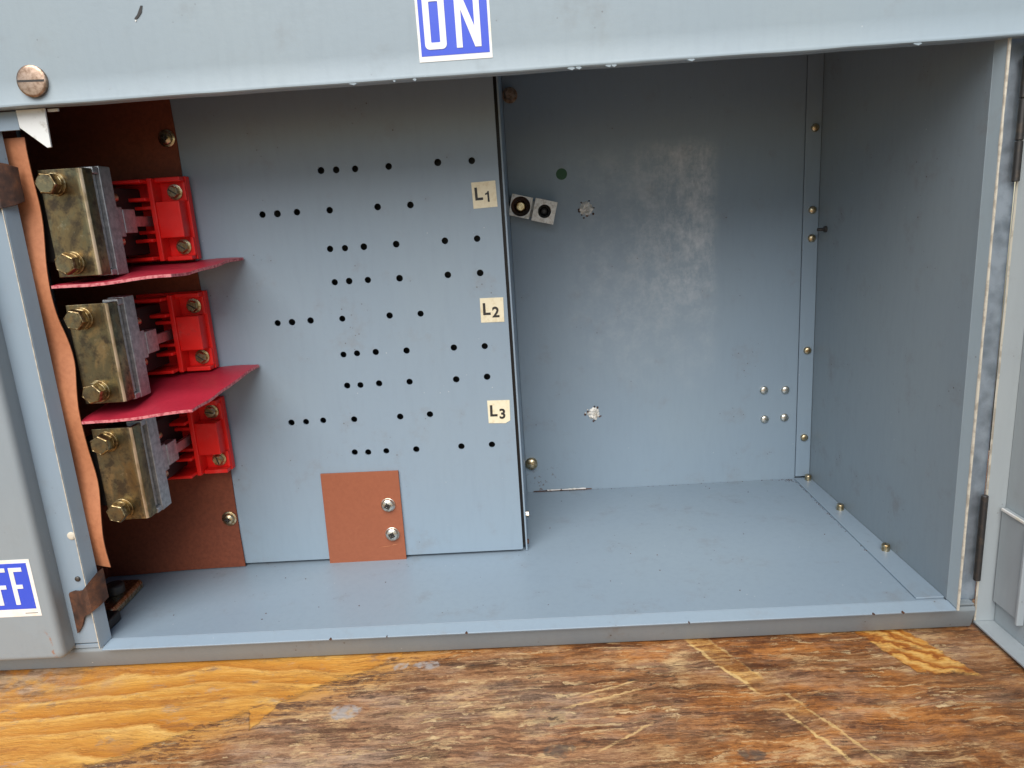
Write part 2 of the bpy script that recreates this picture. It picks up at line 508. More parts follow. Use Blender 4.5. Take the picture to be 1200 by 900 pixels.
# ------------------------------------------------------------------ the surface
PZ = .0125
g = B().mat('ply'); g.box(-.9, 1.5, -.92, .30, PZ - .018, PZ)
ply = g.build('plywood_floor', None, smooth=False)
ply['kind'] = 'structure'
ply['label'] = 'weathered brown plywood board with torn yellow veneer under the cabinet'

# ------------------------------------------------------------------ the cabinet
cab = bpy.data.objects.new('electrical_cabinet', None)
C.objects.link(cab)
cab.location = (.25, .10, PZ); WLOC[cab.name] = Vector(cab.location)
cab.empty_display_size = .05
cab['label'] = 'open grey-blue metal electrical switch cabinet with red fuse blocks standing on plywood'
cab['category'] = 'electrical cabinet'

# --- tray floor, walls
fl = B().mat('paint'); fl.box(-.045, .4968, .0073, .2039, .0315, .033)
floor_pan = fl.build('floor_pan', cab, .0003)
bk = B().mat('paint_back'); bk.box(.2548, .4822, .204, .2055, .0318, .372)
back_wall = bk.build('back_wall', cab, label='back panel of the cabinet with a chalky dust patch')
rw = B().mat('paint_side_shaded')
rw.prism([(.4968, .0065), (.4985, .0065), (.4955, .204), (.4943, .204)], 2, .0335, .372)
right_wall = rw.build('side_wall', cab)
# flange folded from the right wall onto the back wall and onto the floor
f1 = B().mat('paint'); f1.box(.4823, .4941, .2022, .2036, .0352, .372)
back_flange = f1.build('wall_flange', cab, .0004)
f2 = B().mat('paint'); f2.prism([(.4805, .0085), (.4967, .0085), (.4941, .2018), (.4812, .2018)], 2, .0331, .0343)
floor_flange = f2.build('floor_flange', cab, .0004)
lw = B().mat('paint'); lw.box(-.0465, -.0450, .0075, .2055, .0335, .372); lw.build('side_wall', cab)
cl = B().mat('paint'); cl.box(-.0465, .4985, .0085, .2055, .3725, .374); cl.build('ceiling_panel', cab)
b = B().mat('paint')
b.box(-.40, .5165, .2090, .2105, .0140, .3780); b.box(-.40, .5165, -.0015, .2089, .3765, .3780)
b.box(-.40, -.3985, .0140, .2089, .0140, .3764); b.box(.5150, .5165, .0140, .2089, .0140, .3764)
b.box(-.3984, .5149, .0140, .2089, .0140, .0155)
b.build('light_seal_shell', cab)  # unseen panels added round the box to stop light leaking in

# --- flared lip round the opening (bottom, right, left)
def lip(name, rings, edge_rings):
    b = B().mat('paint'); b.loft(rings); b.mat('edge'); b.loft(edge_rings)
    return b.build(name, cab, .00025)
t = .0013
b = B().mat('paint')
b.prism([(.0072, .0331), (.0001, .0302), (.0006, .0290), (.0072, .0317)], 0, .0010, .4994)
b.build('bottom_lip', cab, .0004)
# right lip with a worn cream rim
b = B().mat('paint_cover')  # brighter light on this front-facing lip put into a paler enamel
b.loft([[(.4968, .0070, .0338), (.4993, .0004, .0308), (.5004, .0008, .0308), (.4980, .0070, .0338)],
        [(.4968, .0070, .334), (.4993, .0004, .334), (.5004, .0008, .334), (.4980, .0070, .334)]])
rl = b.build('side_lip', cab, .0002)
b = B().mat('edge')
rim = []
for k in range(26):
    z = .0302 + (.3335 - .0302) * k / 25
    w = random.uniform(-.00018, .00018)
    rim.append([(.4992 + w, .0003, z), (.4994 + w, -.0003 + w, z), (.5003 - w, -.0003, z), (.5004, .0007, z)])
b.loft(rim); b.build('worn_rim', rl, smooth=True, label='cream bare-metal rim worn along the lip')
# left lip
b = B().mat('paint')
b.loft([[(.0036, .0075, .0335), (.0006, .0004, .0310), (-.0006, .0008, .0310), (.0024, .0075, .0335)],
        [(.0036, .0075, .334), (.0006, .0004, .334), (-.0006, .0008, .334), (.0024, .0075, .334)]])
ll = b.build('side_lip', cab, .0002)
b = B().mat('edge'); b.box(-.0002, .0003, .00005, .0004, .0312, .333); b.build('worn_rim', ll, .0001)

# --- front frame
b = B().mat('paint_base')
b.prism([(.0092, PZ + .0010), (.0084, PZ + .0020), (.0052, .0262), (.0060, .0282), (.012, .0288), (.012, PZ + .0010)], 0, -.40, .5135)
b.build('bottom_rail', cab, .0006, label='scuffed base rail of the cabinet along the plywood')
b = B().mat('paint'); b.box(-.40, -.0008, .0045, .0072, .0325, .372); b.build('left_jamb', cab, .0004)
b = B().mat('paint'); b.box(-.40, -.0008, .0050, .0072, .0289, .0316); b.build('corner_plate', cab, .0003)
b = B().mat('galv'); b.box(.5008, .5165, .0120, .0135, .0295, .337)
gj = b.build('hinge_jamb', cab, .0003, label='bare galvanised strip behind the hinges')
b = B().mat('paint_base'); b.box(.5008, .5130, .0065, .0119, .0289, .0300); b.build('corner_plate', cab, .0003)

# --- top cover with hemmed lower edge
b = B().mat('paint_cover')
prof = [(-.0040, .47), (-.0040, .3440), (-.0040, .3338), (-.0043, .3333), (-.0045, .3325), (-.0044, .3319), (-.0038, .3314), (-.0010, .3314), (.0060, .3320), (.0060, .3334), (-.0020, .3332), (-.0022, .47)]
N = 60
rings = []
for k in range(N + 1):
    x = -.40 + .95 * k / N
    dz = .00010 * math.sin(x * 90) + random.uniform(-.00012, .00012)
    rings.append([(x, y + (random.uniform(-.0001, .0001) if z < .333 else 0), z + (dz if z < .333 else 0)) for y, z in prof])
b.loft(rings)
top_cover = b.build('top_cover', cab, smooth=True, label='wide pale grey cover plate carrying the ON sticker')

# --- switch cover with the OFF sticker
b = B().mat('paint_off')
def rrect(x0, x1, z0, z1, r, y, n=6):
    pts = []
    for cx, cz, a0 in ((x1 - r, z1 - r, 0), (x0 + r, z1 - r, 90), (x0 + r, z0 + r, 180), (x1 - r, z0 + r, 270)):
        for k in range(n + 1):
            a = R(a0 + 90 * k / n); pts.append((cx + r * math.cos(a), y, cz + r * math.sin(a)))
    return pts
ox0, ox1, oz0, oz1 = -.30, -.0172, .0290, .3050
rings = [rrect(ox0, ox1, oz0, oz1, .0036, .0044)]
for k in range(7):
    a = R(90 * k / 6); e = .0034
    ins = e * (1 - math.cos(a)); yy = -.0030 - e * math.sin(a)
    rings.append(rrect(ox0 + ins, ox1 - ins, oz0 + ins, oz1 - ins, .0036, yy))
b.loft(rings)
off_cover = b.build('switch_cover', cab, smooth=True, label='raised grey switch cover carrying the OFF sticker')
off_cover.data.set_sharp_from_angle(angle=R(60))


# ------------------------------------------------------------------ fasteners (shared meshes)
def mesh_only(b, name, bevel_sharp=35):
    bm = b.bm; bmesh.ops.recalc_face_normals(bm, faces=bm.faces)
    me = bpy.data.meshes.new(name); bm.to_mesh(me); bm.free()
    for k in b.mats: me.materials.append(M[k])
    for p in me.polygons: p.use_smooth = True
    me.set_sharp_from_angle(angle=R(bevel_sharp)); return me


def pan_head(mat, r=.0044, h=.0026, slot=False, cross=True, washer=0):
    b = B().mat(mat)
    if washer: b.lathe([(washer, 0), (washer, .0007), (washer - .0003, .0009), (r * .6, .0009)], (0, 0, 0)); base = .0008
    else: base = 0
    if slot: prof = [(r, 0), (r, h * .78), (r * .93, h * .95), (r * .85, h), (r * .05, h)]
    else: prof = [(r, base), (r, base + h * .45)] + [(r * math.cos(R(a)), base + h * (.45 + .55 * math.sin(R(a)))) for a in (20, 40, 58)]
    if slot: pass
    elif cross: prof.append((r * .42, base + h * .98))
    else: prof += [(r * math.cos(R(75)), base + h * .99), (r * .04, base + h)]
    if cross:
        prof.append((r * .34, base + h * .62)); prof.append((r * .05, base + h * .45))
    b.lathe(prof, (0, 0, 0))
    if slot:
        b.mat('recess'); b.box(-r * .90, r * .90, -h * 1.012, -h * .5, -r * .07, r * .07)
    elif cross:
        b.mat('recess')
        for a in (0, 90):
            c, s = math.cos(R(a + 20)), math.sin(R(a + 20)); L, w = r * .55, r * .11
            b.prism([(c * L - s * w, s * L + c * w), (-c * L - s * w, -s * L + c * w), (-c * L + s * w, -s * L - c * w), (c * L + s * w, s * L - c * w)], 1, -(base + h * 1.0), -(base + h * .6))
    return mesh_only(b, 'pan_screw')


def hex_bolt():
    b = B().mat('bolt')
    b.lathe([(.0072, 0), (.0072, .0011), (.0069, .0013), (.004, .0013)], (0, 0, 0))
    b.lathe([(.0062, .0013), (.0063, .0030), (.0058, .0032), (.004, .0032)], (0, 0, 0))
    b.lathe([(.0066, .0032), (.0069, .0040), (.0069, .0074), (.0064, .0083), (.0058, .0086), (.0050, .0081)], (0, 0, 0), n=6, phase=R(17))
    b.mat('gold'); b.lathe([(.0052, .0086), (.0047, .0080), (.0030, .0077), (.0003, .0077)], (0, 0, 0), n=20)
    bmesh.ops.scale(b.bm, vec=(.86, 1.0, .86), verts=b.bm.verts)
    return mesh_only(b, 'hex_bolt', 28)


def hex_small(mat='brass', r=.0038, h=.0030):
    b = B().mat(mat)
    b.lathe([(r * 1.25, 0), (r * 1.25, .0006), (r * .9, .0008)], (0, 0, 0))
    b.lathe([(r, .0006), (r, .0006 + h * .8), (r * .86, .0006 + h)], (0, 0, 0), n=6, phase=R(11))
    b.mat('recess'); b.box(-r * .75, r * .75, -(h + .00075), -(h * .6), -.0004, .0004)
    return mesh_only(b, 'hex_screw', 28)


PAN_Z = pan_head('zinc', .0046, .0026, washer=.0050)
PAN_B = pan_head('brass', .0046, .0030, cross=False)
PAN_BW = pan_head('brass', .0040, .0028, washer=.0052)
RIV = pan_head('zinc', .0033, .0024, cross=False)
RIVB = pan_head('brass', .0030, .0026, cross=False)
HEX = hex_bolt()
HEXS = hex_small()
SLOT = pan_head('bronze', .0073, .0022, slot=True, cross=False)
STUD = pan_head('brass', .0026, .0044, slot=True, cross=False)


def screw(name, me, parent, loc, spin=0, rot=None, label=None):
    return link(name, me, parent, loc, rot if rot else (0, R(spin), 0), label)


# cover screw, chip in the paint
screw('slotted_screw', SLOT, top_cover, (.0325, -.0040, .3425), 2, label='brown slotted screw in the top cover')
b = B().mat('ink')
b.prism([(.0868, .3668), (.0885, .3684), (.0908, .3722), (.0917, .3721), (.0908, .3692), (.0890, .3672), (.0876, .3664)], 1, -.0043, -.0038)
chip = b.build('paint_chip', top_cover, label='dark gouge in the pale paint')
b = B().mat('white'); b.prism([(.0868, .3659), (.0879, .3663), (.0874, .3654)], 1, -.00428, -.0038); b.build('bare_fleck', chip)

# ------------------------------------------------------------------ stickers with writing
def ring_O(b, x0, x1, z0, z1, w, y0, y1, r=.0022):
    out = rrect(x0, x1, z0, z1, r, 0, 5); inn = rrect(x0 + w, x1 - w, z0 + w, z1 - w, max(r - w * .75, .0004), 0, 5)
    bm = b.bm
    V = [[bm.verts.new((p[0], y, p[2])) for p in L] for y in (y0, y1) for L in (out, inn)]
    n = len(out)
    for i in range(n):
        j = (i + 1) % n
        for q in ((V[0][i], V[0][j], V[1][j], V[1][i]), (V[2][i], V[2][j], V[3][j], V[3][i]), (V[0][i], V[0][j], V[2][j], V[2][i]), (V[1][i], V[1][j], V[3][j], V[3][i])): b._f(q)


def sticker(name, x0, x1, z0, z1, y, parent, label, border=(.0012, .0012, .0012, .0025), tilt=0):
    o = B().mat('white').box(x0, x1, y - .0002, y, z0, z1).build(name, parent, label=label)
    B().mat('blue').box(x0 + border[0], x1 - border[1], y - .00032, y - .0002, z0 + border[3], z1 - border[2]).build('blue_field', o)
    return o


on = sticker('on_sticker', .2203, .2552, .3385, .3745, -.0040, top_cover, 'blue and white ON sticker')
def glyph(fn, name, parent):
    b = B().mat('white'); fn(b); return b.build(name, parent)
y0, y1 = -.00455, -.00432
glyph(lambda b: ring_O(b, .2236, .2339, .3438, .3676, .0030, y0, y1), 'letter_o', on)
def letN(b):
    x0, x1, z0, z1, w = .2386, .2503, .3438, .3690, .0028
    b.prism([(x0, z0), (x0 + w, z0), (x0 + w, z0 + .0165), (x1 - w * 1.05, z0), (x1, z0), (x1, z1), (x1 - w, z1), (x1 - w, z0 + .0090), (x0 + w * .95, z1), (x0, z1)], 1, y0, y1)
glyph(letN, 'letter_n', on)

oy = -.0064
offs = sticker('off_sticker', -.0645, -.0243, .0585, .0940, oy, off_cover, 'blue and white OFF sticker', (.002, .0022, .0022, .0048))
y0, y1 = oy - .00055, oy - .00032
glyph(lambda b: ring_O(b, -.0600, -.0512, .0662, .0892, .0024, y0, y1), 'letter_o', offs)
for fx in (-.0470, -.0373):
    def letF(b, x=fx):
        z0, z1, w = .0662, .0892, .0026
        b.prism([(x, z0), (x + w, z0), (x + w, .0762), (x + .0062, .0762), (x + .0062, .0786), (x + w, .0786), (x + w, z1 - .0024), (x + .0076, z1 - .0024), (x + .0076, z1), (x, z1)], 1, y0, y1)
    glyph(letF, 'letter_f', offs)
B().mat('ink').box(-.0335, -.0262, oy - .0003, oy - .0002, .0604, .0607).build('fine_print', offs)

# ------------------------------------------------------------------ perforated mounting panel
PY = .0933
bm = bmesh.new()
px0, px1, pz0, pz1 = -.030, .2514, .0352, .372
def loop(pts):
    vs = [bm.verts.new((p[0], PY, p[1])) for p in pts]
    return [bm.edges.new((vs[i], vs[(i + 1) % len(vs)])) for i in range(len(vs))]
edges = loop([(px0, pz0), (px1 - .0008, pz0), (px1, pz0 + .0008), (px1, pz1), (px0, pz1)])
wide = [.1403, .1497, .1620, .1828, .2141, .2350]; left_ = [.0996, .1091, .1214, .1424, .1737, .1943]
rows = [(.2999, wide), (.2758, left_), (.2518, wide), (.2302, wide), (.2063, left_), (.1825, wide), (.1612, wide), (.1376, left_), (.1137, wide)]
holes = []
for zr, xs in rows:
    for k, xh in enumerate(xs):
        zz = zr + (.1828 - xh) * -.0012
        cx, cz, r = xh + random.uniform(-.0003, .0003), zz + random.uniform(-.0003, .0003), .00216 + random.uniform(-.0001, .0001)
        holes.append((cx, cz, r))
        edges += loop([(cx + r * math.cos(2 * math.pi * j / 16), cz + r * math.sin(2 * math.pi * j / 16)) for j in range(16)])
bmesh.ops.triangle_fill(bm, edges=edges, use_beauty=True, use_dissolve=False)
# drop triangles that filled the holes
kill = [f for f in bm.faces if any((f.calc_center_median().x - c) ** 2 + (f.calc_center_median().z - d) ** 2 < (r * .93) ** 2 for c, d, r in holes)]
bmesh.ops.delete(bm, geom=kill, context='FACES_ONLY')
bmesh.ops.recalc_face_normals(bm, faces=bm.faces)
if sum(f.normal.y for f in bm.faces) > 0: bmesh.ops.reverse_faces(bm, faces=bm.faces)
bmesh.ops.translate(bm, verts=bm.verts, vec=(-.11, -PY, -.0352))
me = bpy.data.meshes.new('mounting_panel'); bm.to_mesh(me); bm.free()
me.materials.append(M['paint'])
panel = link('mounting_panel', me, cab, (.11, PY, .0352), label='grey panel punched with rows of small round holes')
md = panel.modifiers.new('thickness', 'SOLIDIFY'); md.thickness = .0012; md.offset = -1
b = B().mat('black'); b.box(-.028, .2500, .1040, .1050, .036, .371); b.build('dark_hole_backing', panel)  # black board added so the punched holes look shaded inside
b = B().mat('paint'); b.box(.2534, .2546, .0948, .2038, .0333, .371)
sideplate = b.build('side_plate', cab, .0003)
b = B().mat('black'); b.box(.2505, .2533, .0985, .103, .036, .371); b.build('panel_return', panel)
# hex nut on the side plate, rust at its foot
b = B().mat('zinc'); b.lathe([(.0026, 0), (.0026, .0020), (.0018, .0024)], (0, 0, 0), axis='x', n=6)
link('hex_nut', mesh_only(b, 'hex_nut', 25), sideplate, (.2546, .112, .0535))
b = B().mat('rust'); b.lathe([(.0020, 0), (.0020, .0009), (.0012, .0013)], (0, 0, 0), axis='x', n=8)
link('rusty_bolt_end', mesh_only(b, 'rusty_bolt_end', 25), sideplate, (.2546, .0985, .0385))


def text_mesh(s, size):
    cu = bpy.data.curves.new('lettering', 'FONT'); cu.body = s; cu.size = size; cu.extrude = .00005; cu.resolution_u = 4
    cu.offset = size * .03
    o = bpy.data.objects.new('tmp', cu); C.objects.link(o)
    me = bpy.data.meshes.new_from_object(o.evaluated_get(bpy.context.evaluated_depsgraph_get()))
    bpy.data.objects.remove(o); me.materials.clear(); me.materials.append(M['ink']); return me


for txt, cx, cz, rotd in (('1', .2415, .2789, -1.5), ('2', .2413, .2060, 1.0), ('3', .2411, .1370, 1.5)):
    b = B().mat('cream')
    h = .0080
    w = .0076
    cr = [(-w, -h), (w, -h), (w, h), (-w, h)]
    if txt == '3': cr = [(-w * .95, -h * .98), (w * .55, -h * 1.02), (w * .98, -h * .78), (w * .98, h), (-w, h)]
    b.prism(cr, 1, -.0002, 0)
    me = mesh_only(b, 'phase_label')
    lab = link('phase_label', me, panel, (cx, PY - .0001, cz), (0, R(rotd), 0), 'cream paper label lettered L' + txt)
    for s, size, dx, dz in (('L', .0106, -.0064, -.0028), (txt, .0094, .0000, -.0046)):
        if s == '1':
            b1 = B().mat('ink'); b1.prism([(.0018, 0), (.0030, 0), (.0030, .0066), (.0021, .0066), (.0016, .0057), (.0004, .0052), (.0004, .0043), (.0018, .0046)], 2, 0, .00005)
            g1 = mesh_only(b1, 'lettering')
        else: g1 = text_mesh(s, size)
        o = link('lettering', g1, lab, (cx + dx, PY - .00042, cz + dz), (R(90), 0, 0))

# brown fibre patch screwed to the panel
b = B().mat('fibre'); b.loft([[(.1136, PY - .0024, .0322), (.1148, PY - .0015, .0999), (.1690, PY - .0015, .0993), (.1684, PY - .0020, .0318)],
                              [(.1136, PY - .0014, .0322), (.1148, PY - .0002, .0999), (.1690, PY - .0002, .0993), (.1684, PY - .0010, .0318)]])
patch = b.build('insulating_patch', cab, .0002, label='small brown fibre patch with two screws at the foot of the punched panel')
screw('pan_screw', PAN_Z, patch, (.1596, PY - .0015, .0748), 10)
screw('pan_screw', PAN_Z, patch, (.1604, PY - .0017, .0529), 40)
b = B().mat('orange'); b.prism([(.1500, .0432), (.1590, .0440), (.1600, .0447), (.1640, .0450), (.1600, .0442), (.1560, .0434)], 1, PY - .0021, PY - .0016); b.build('torn_crease', patch)

# brown fibre backing sheet behind the switch poles
b = B().mat('fibre_dark')
rings = []
for k in range(15):
    z = .0337 + (.369 - .0337) * k / 14
    curl = .006 * max(0, 1 - k / 3.0) ** 2
    row = []
    for i in range(9):
        x = -.0440 + (.0524 + .0440) * i / 8
        yy = PY - .0014 - curl * (1 - i / 8) ** 1.2 - .0004 * math.sin(k * 1.3 + i)
        row.append((x + (.0003 * math.sin(z * 200) if i == 8 else 0), yy, z))
    rings.append(row + [(p[0], p[1] + .0009, p[2]) for p in reversed(row)])
b.loft(rings)
sheet = b.build('backing_sheet', cab, label='tall brown fibre sheet behind the switch poles')
B().mat('fibre_dark').box(-.0449, -.0440, .0160, .0880, .0336, .3690).build('added_dark_liner', cab, label='added dark brown sheet shading the left inner wall')  # sheet added to darken the left inner wall
screw('pan_screw', PAN_BW, sheet, (.0467, PY - .0015, .0708), 25)
screw('pan_screw', PAN_BW, sheet, (.0472, PY - .0015, .3250), 25)

# ------------------------------------------------------------------ three switch poles
ZC = (.2757, .2045, .1335)
for pi, zc in enumerate(ZC):
    word = ('top', 'middle', 'bottom')[pi]
    # plated terminal clip: front face with rounded fold and side face
    b = B().mat('gold')
    pr = [(.0120, .0155), (.0322, .0155)]
    for k in range(5):
        a = R(90 * k / 4); pr.append((.0328 + .0030 * math.sin(a), .0183 - .0030 * math.cos(a)))
    pr += [(.0358, .0245), (.0334, .0245), (.0334, .0182), (.0120, .0180)]
    hs = .0281
    b.prism(pr, 2, zc - hs, zc + hs)
    term = b.build('terminal_clip', cab, .0004, label='yellow plated terminal clip of the %s switch pole' % word)
    fold = []
    for k in range(7):
        a = R(22 + 30 * k / 6); fold.append((.0328 + .00325 * math.sin(a), .0183 - .00325 * math.cos(a)))
    fold += [(.0328 + .0026 * math.sin(a), .0183 - .0026 * math.cos(a)), (.0328 + .0026 * math.sin(R(22)), .0183 - .0026 * math.cos(R(22)))]
    B().mat('fold').prism(fold, 2, zc - hs + .0004, zc + hs - .0004).build('worn_fold', term)
    for dz, dx in ((.0205, 0), (-.0207, .0014)):
        screw('hex_bolt', HEX, term, (.0203 + dx, .0155, zc + dz), random.uniform(-30, 30))
    # die-cast contact bar seen from its side
    b = B().mat('alu')
    zt, zb = zc + .0298, zc - .0293
    b.box(.0270, .0362, .0305, .0415, zb, zt)
    b.box(.0270, .0338, .0250, .0304, zc - .0255, zc + .0255)
    b.box(.0270, .0360, .0250, .0304, zc + .0256, zt - .0006)
    b.box(.0270, .0360, .0250, .0304, zb + .0004, zc - .0256)
    b.box(.0300, .0358, .0416, .0470, zc - .0085, zc + .0082)
    b.box(.0305, .0360, .0471, .0600, zc - .0066, zc + .0070)
    bar = b.build('contact_bar', term, .0005)
    b = B().mat('alu'); b.box(.0325, .0350, .0601, .0885, zc - .0030, zc + .0030); b.build('knife_blade', term, .0003)
    for dz, ye in ((.0135, .0475), (-.0112, .0465)):
        b = B().mat('brass'); b.lathe([(.0026, 0), (.0026, .0052), (.0019, .0058)], (.0322, ye, zc + dz), n=12)
        b.build('brass_stud', term)
    b = B().mat('black'); b.box(-.0020, .0268, .0186, .0905, zc - .0200, zc + .0200)
    b.build('pole_base', cab, .0010)
    # red moulded block
    b = B().mat('red')
    b.box(.0120, .0570, .0866, .0918, zc - .0250, zc + .0260)                     # foot
    b.box(.0402, .0550, .0772, .0866, zc - .0108, zc + .0112)                     # raised middle
    b.box(.0372, .0403, .0762, .0866, zc - .0246, zc + .0254)                     # inner wall
    b.box(.0403, .0562, .0800, .0866, zc + .0226, zc + .0256)                     # upper rim
    b.box(.0403, .0562, .0800, .0866, zc - .0250, zc - .0222)                     # lower rim
    b.box(.0546, .0567, .0846, .0866, zc + .0112, zc + .0228)
    b.box(.0546, .0567, .0846, .0866, zc - .0224, zc - .0110)
    for dz, yf, x1 in ((.0232, .0690, .0372), (.0128, .0720, .0372), (.0078, .0775, .0372), (-.0068, .0775, .0372), (-.0118, .0720, .0372), (-.0228, .0690, .0372)):
        b.box(.0130, x1, yf, .0866, zc + dz - .0010, zc + dz + .0012)
    blk = b.build('fuse_block', cab, .0006, label='red moulded block of the %s switch pole' % word)
    for dz in (.0168, -.0168):
        screw('hex_screw', HEXS, blk, (.0492, .0864, zc + dz), random.uniform(0, 90))

# ------------------------------------------------------------------ crimson barriers between the poles
def barrier(pts_front, zfl, zfr, zb, sag, label):
    b = B().mat('barrier')
    nx, ny = 18, 14
    (xl, yf), (xr, yr) = pts_front
    top = []
    for j in range(ny + 1):
        v = j / ny; row = []
        for i in range(nx + 1):
            u = i / nx
            xe = xr + (.0840 - xr) * v
            x = .0100 + (xe - .0100) * u
            yfront = yf + (yr - yf) * max(0, (u - .55) / .45) ** 1.6
            y = yfront + (.0915 - yfront) * v
            zf = zfl + (zfr - zfl) * u
            z = zf + (zb - zf) * v ** .9 - sag * math.sin(math.pi * v) * .6
            z += .0005 * math.sin(x * 110 + y * 70) + .0003 * math.sin(y * 210 + zb * 900)
            if j == 0: y += random.uniform(-.00025, .00035)
            if i == nx: x += random.uniform(-.00035, .00025)
            row.append((x, y, z))
        top.append(row)
    th = .0016
    bm = b.bm
    T = [[bm.verts.new(p) for p in r] for r in top]; U = [[bm.verts.new((p[0], p[1], p[2] - th)) for p in r] for r in top]
    for j in range(ny):
        for i in range(nx):
            b._f((T[j][i], T[j][i + 1], T[j + 1][i + 1], T[j + 1][i])); b._f((U[j][i], U[j + 1][i], U[j + 1][i + 1], U[j][i + 1]))
    b.mat('barrier_edge')
    for i in range(nx):
        b._f((T[0][i], U[0][i], U[0][i + 1], T[0][i + 1])); b._f((T[ny][i], U[ny][i], U[ny][i + 1], T[ny][i + 1]))
    for j in range(ny):
        b._f((T[j][0], U[j][0], U[j + 1][0], T[j + 1][0])); b._f((T[j][nx], U[j][nx], U[j + 1][nx], T[j + 1][nx]))
    return b.build('barrier_sheet', cab, label=label)

barrier(((.012, .0105), (.0735, .0150)), .2432, .2455, .2500, .0008, 'crimson barrier sheet between the top and middle poles')
barrier(((.012, .0105), (.0742, .0115)), .1672, .1705, .1795, .0004, 'crimson barrier sheet between the middle and bottom poles')

# ------------------------------------------------------------------ orange insulating sheet behind the left jamb
edge = [(.3197, .0130), (.3033, .0120), (.2913, .0116), (.2757, .0109), (.2606, .0094), (.2461, .0095), (.2295, .0088), (.2191, .0103), (.2066, .0125), (.1940, .0123), (.1764, .0104), (.1623, .0113), (.1492, .0097), (.1357, .0113), (.1210, .0114), (.1040, .0099), (.0921, .0090), (.0772, .0085)]
b = B().mat('orange'); rings = []
fine = []
for (za, xa), (zb, xb) in zip(edge, edge[1:]):
    for k in range(3):
        t_ = k / 3; fine.append((za + (zb - za) * t_, xa + (xb - xa) * t_))
fine.append(edge[-1])
sm = []
for i in range(len(fine)):
    w = fine[max(0, i - 2):i + 3]; sm.append((fine[i][0], sum(p[1] for p in w) / len(w)))
for i, (z, xr) in enumerate(sm):
    row = []
    for k in range(9):
        u = k / 8
        x = -.020 + (xr + .020) * u
        y = .0115 + .0040 * (1 - u) ** 1.5 + .0016 * math.sin(z * 88 + u * 2.2) * u
        low = .0045 * (1 - u) if i == len(sm) - 1 else 0
        row.append((x, y, z + low))
    rings.append(row + [(p[0], p[1] + .0006, p[2]) for p in reversed(row)])
b.loft(rings)
b.build('insulating_sheet', cab, label='wavy orange fibre sheet tucked behind the left jamb')

# ------------------------------------------------------------------ rusty clips, white bracket, brass catch
def plate(name, pts, th, mat, label=None, parent=cab, bevel=.0002):
    b = B().mat(mat); bm = b.bm
    fr = [bm.verts.new(p) for p in pts]; bk_ = [bm.verts.new((p[0], p[1] + th, p[2])) for p in pts]
    n = len(pts)
    c0 = bm.verts.new(tuple(sum(p[i] for p in pts) / n for i in range(3)))
    c1 = bm.verts.new((c0.co.x, c0.co.y + th, c0.co.z))
    for i in range(n):
        j = (i + 1) % n
        b._f((fr[i], fr[j], c0)); b._f((bk_[j], bk_[i], c1)); b._f((fr[j], fr[i], bk_[i], bk_[j]))
    return b.build(name, parent, smooth=False, label=label)

def clip(cols, label):
    b = B().mat('rust')
    rings = []
    for x, y, zt, zb in cols:
        fr = [(x, y + random.uniform(-.0002, .0002), zb + (zt - zb) * k / 4) for k in range(5)]
        rings.append(fr + [(p[0] + .0002, p[1] + .0009, p[2]) for p in reversed(fr)])
    b.loft(rings)
    return b.build('rusty_clip', cab, label=label)

clip([(-.0136, .0034, .0655, .0400), (-.0128, .0033, .0668, .0405), (-.0095, .0030, .0678, .0448), (-.0070, .0026, .0677, .0505), (-.0035, .0006, .0690, .0532), (-.0012, -.0011, .0706, .0545), (.0012, -.0011, .0730, .0560), (.0036, .0010, .0758, .0575), (.0054, .0038, .0782, .0590), (.0064, .0075, .0790, .0600)], 'rusty brown clip hooked over the lower left lip')
clip([(-.0140, .0032, .3060, .2850), (-.0060, .0026, .3066, .2846), (-.0012, -.0011, .3080, .2848), (.0012, -.0011, .3078, .2850), (.0050, .0028, .3066, .2862), (.0074, .0070, .3050, .2880)], 'rusty brown clip hooked over the upper left lip')
# brass stud with punched washer on the jamb, white rivet
screw('rivet', pan_head('edge', .0024, .0009, cross=False), [o for o in cab.children if o.name.startswith('left_jamb')][0], (-.0048, .0045, .1020))
screw('rivet', pan_head('dark_steel', .0016, .0010, cross=False), [o for o in cab.children if o.name.startswith('left_jamb')][0], (-.0068, .0045, .0748))
b = B().mat('bracket')
b.prism([(.0158, .3316), (.0306, .3316), (.0300, .3130), (.0280, .3128), (.0160, .3232)], 1, .0030, .0042)
br = b.build('white_bracket', cab, .0003, label='white pointed bracket hanging under the top cover')
b = B().mat('paint'); b.box(-.0250, .0157, .0034, .0046, .3222, .3312); b.build('bracket_arm', br, .0003)
b = B().mat('bracket'); b.box(.0306, .0360, .0050, .0062, .3300, .3314); b.build('bracket_tab', br, .0002)
b = B().mat('brass')
b.loft([[(-.0075, .0300, .0335), (-.0075, .0300, .0372), (-.0090, .0300, .0395), (-.0240, .0300, .0395), (-.0240, .0300, .0335)],
        [(-.0095, .0690, .0335), (-.0095, .0690, .0372), (-.0110, .0690, .0395), (-.0260, .0690, .0395), (-.0260, .0690, .0335)]])
bc = b.build('brass_catch', cab, .0008, label='yellow plated catch on the floor under the orange sheet')
b = B().mat('dark_steel'); b.lathe([(.0062, 0), (.0062, .005), (.0050, .0062)], (-.0185, .052, .0395), axis='z', n=16); b.build('catch_post', bc, .0004)
b = B().mat('black'); b.box(-.0240, -.0020, .0140, .0290, .0332, .0400); b.build('catch_shadow_block', bc, .0015)  # black block standing in for the shadowed hole beside the catch

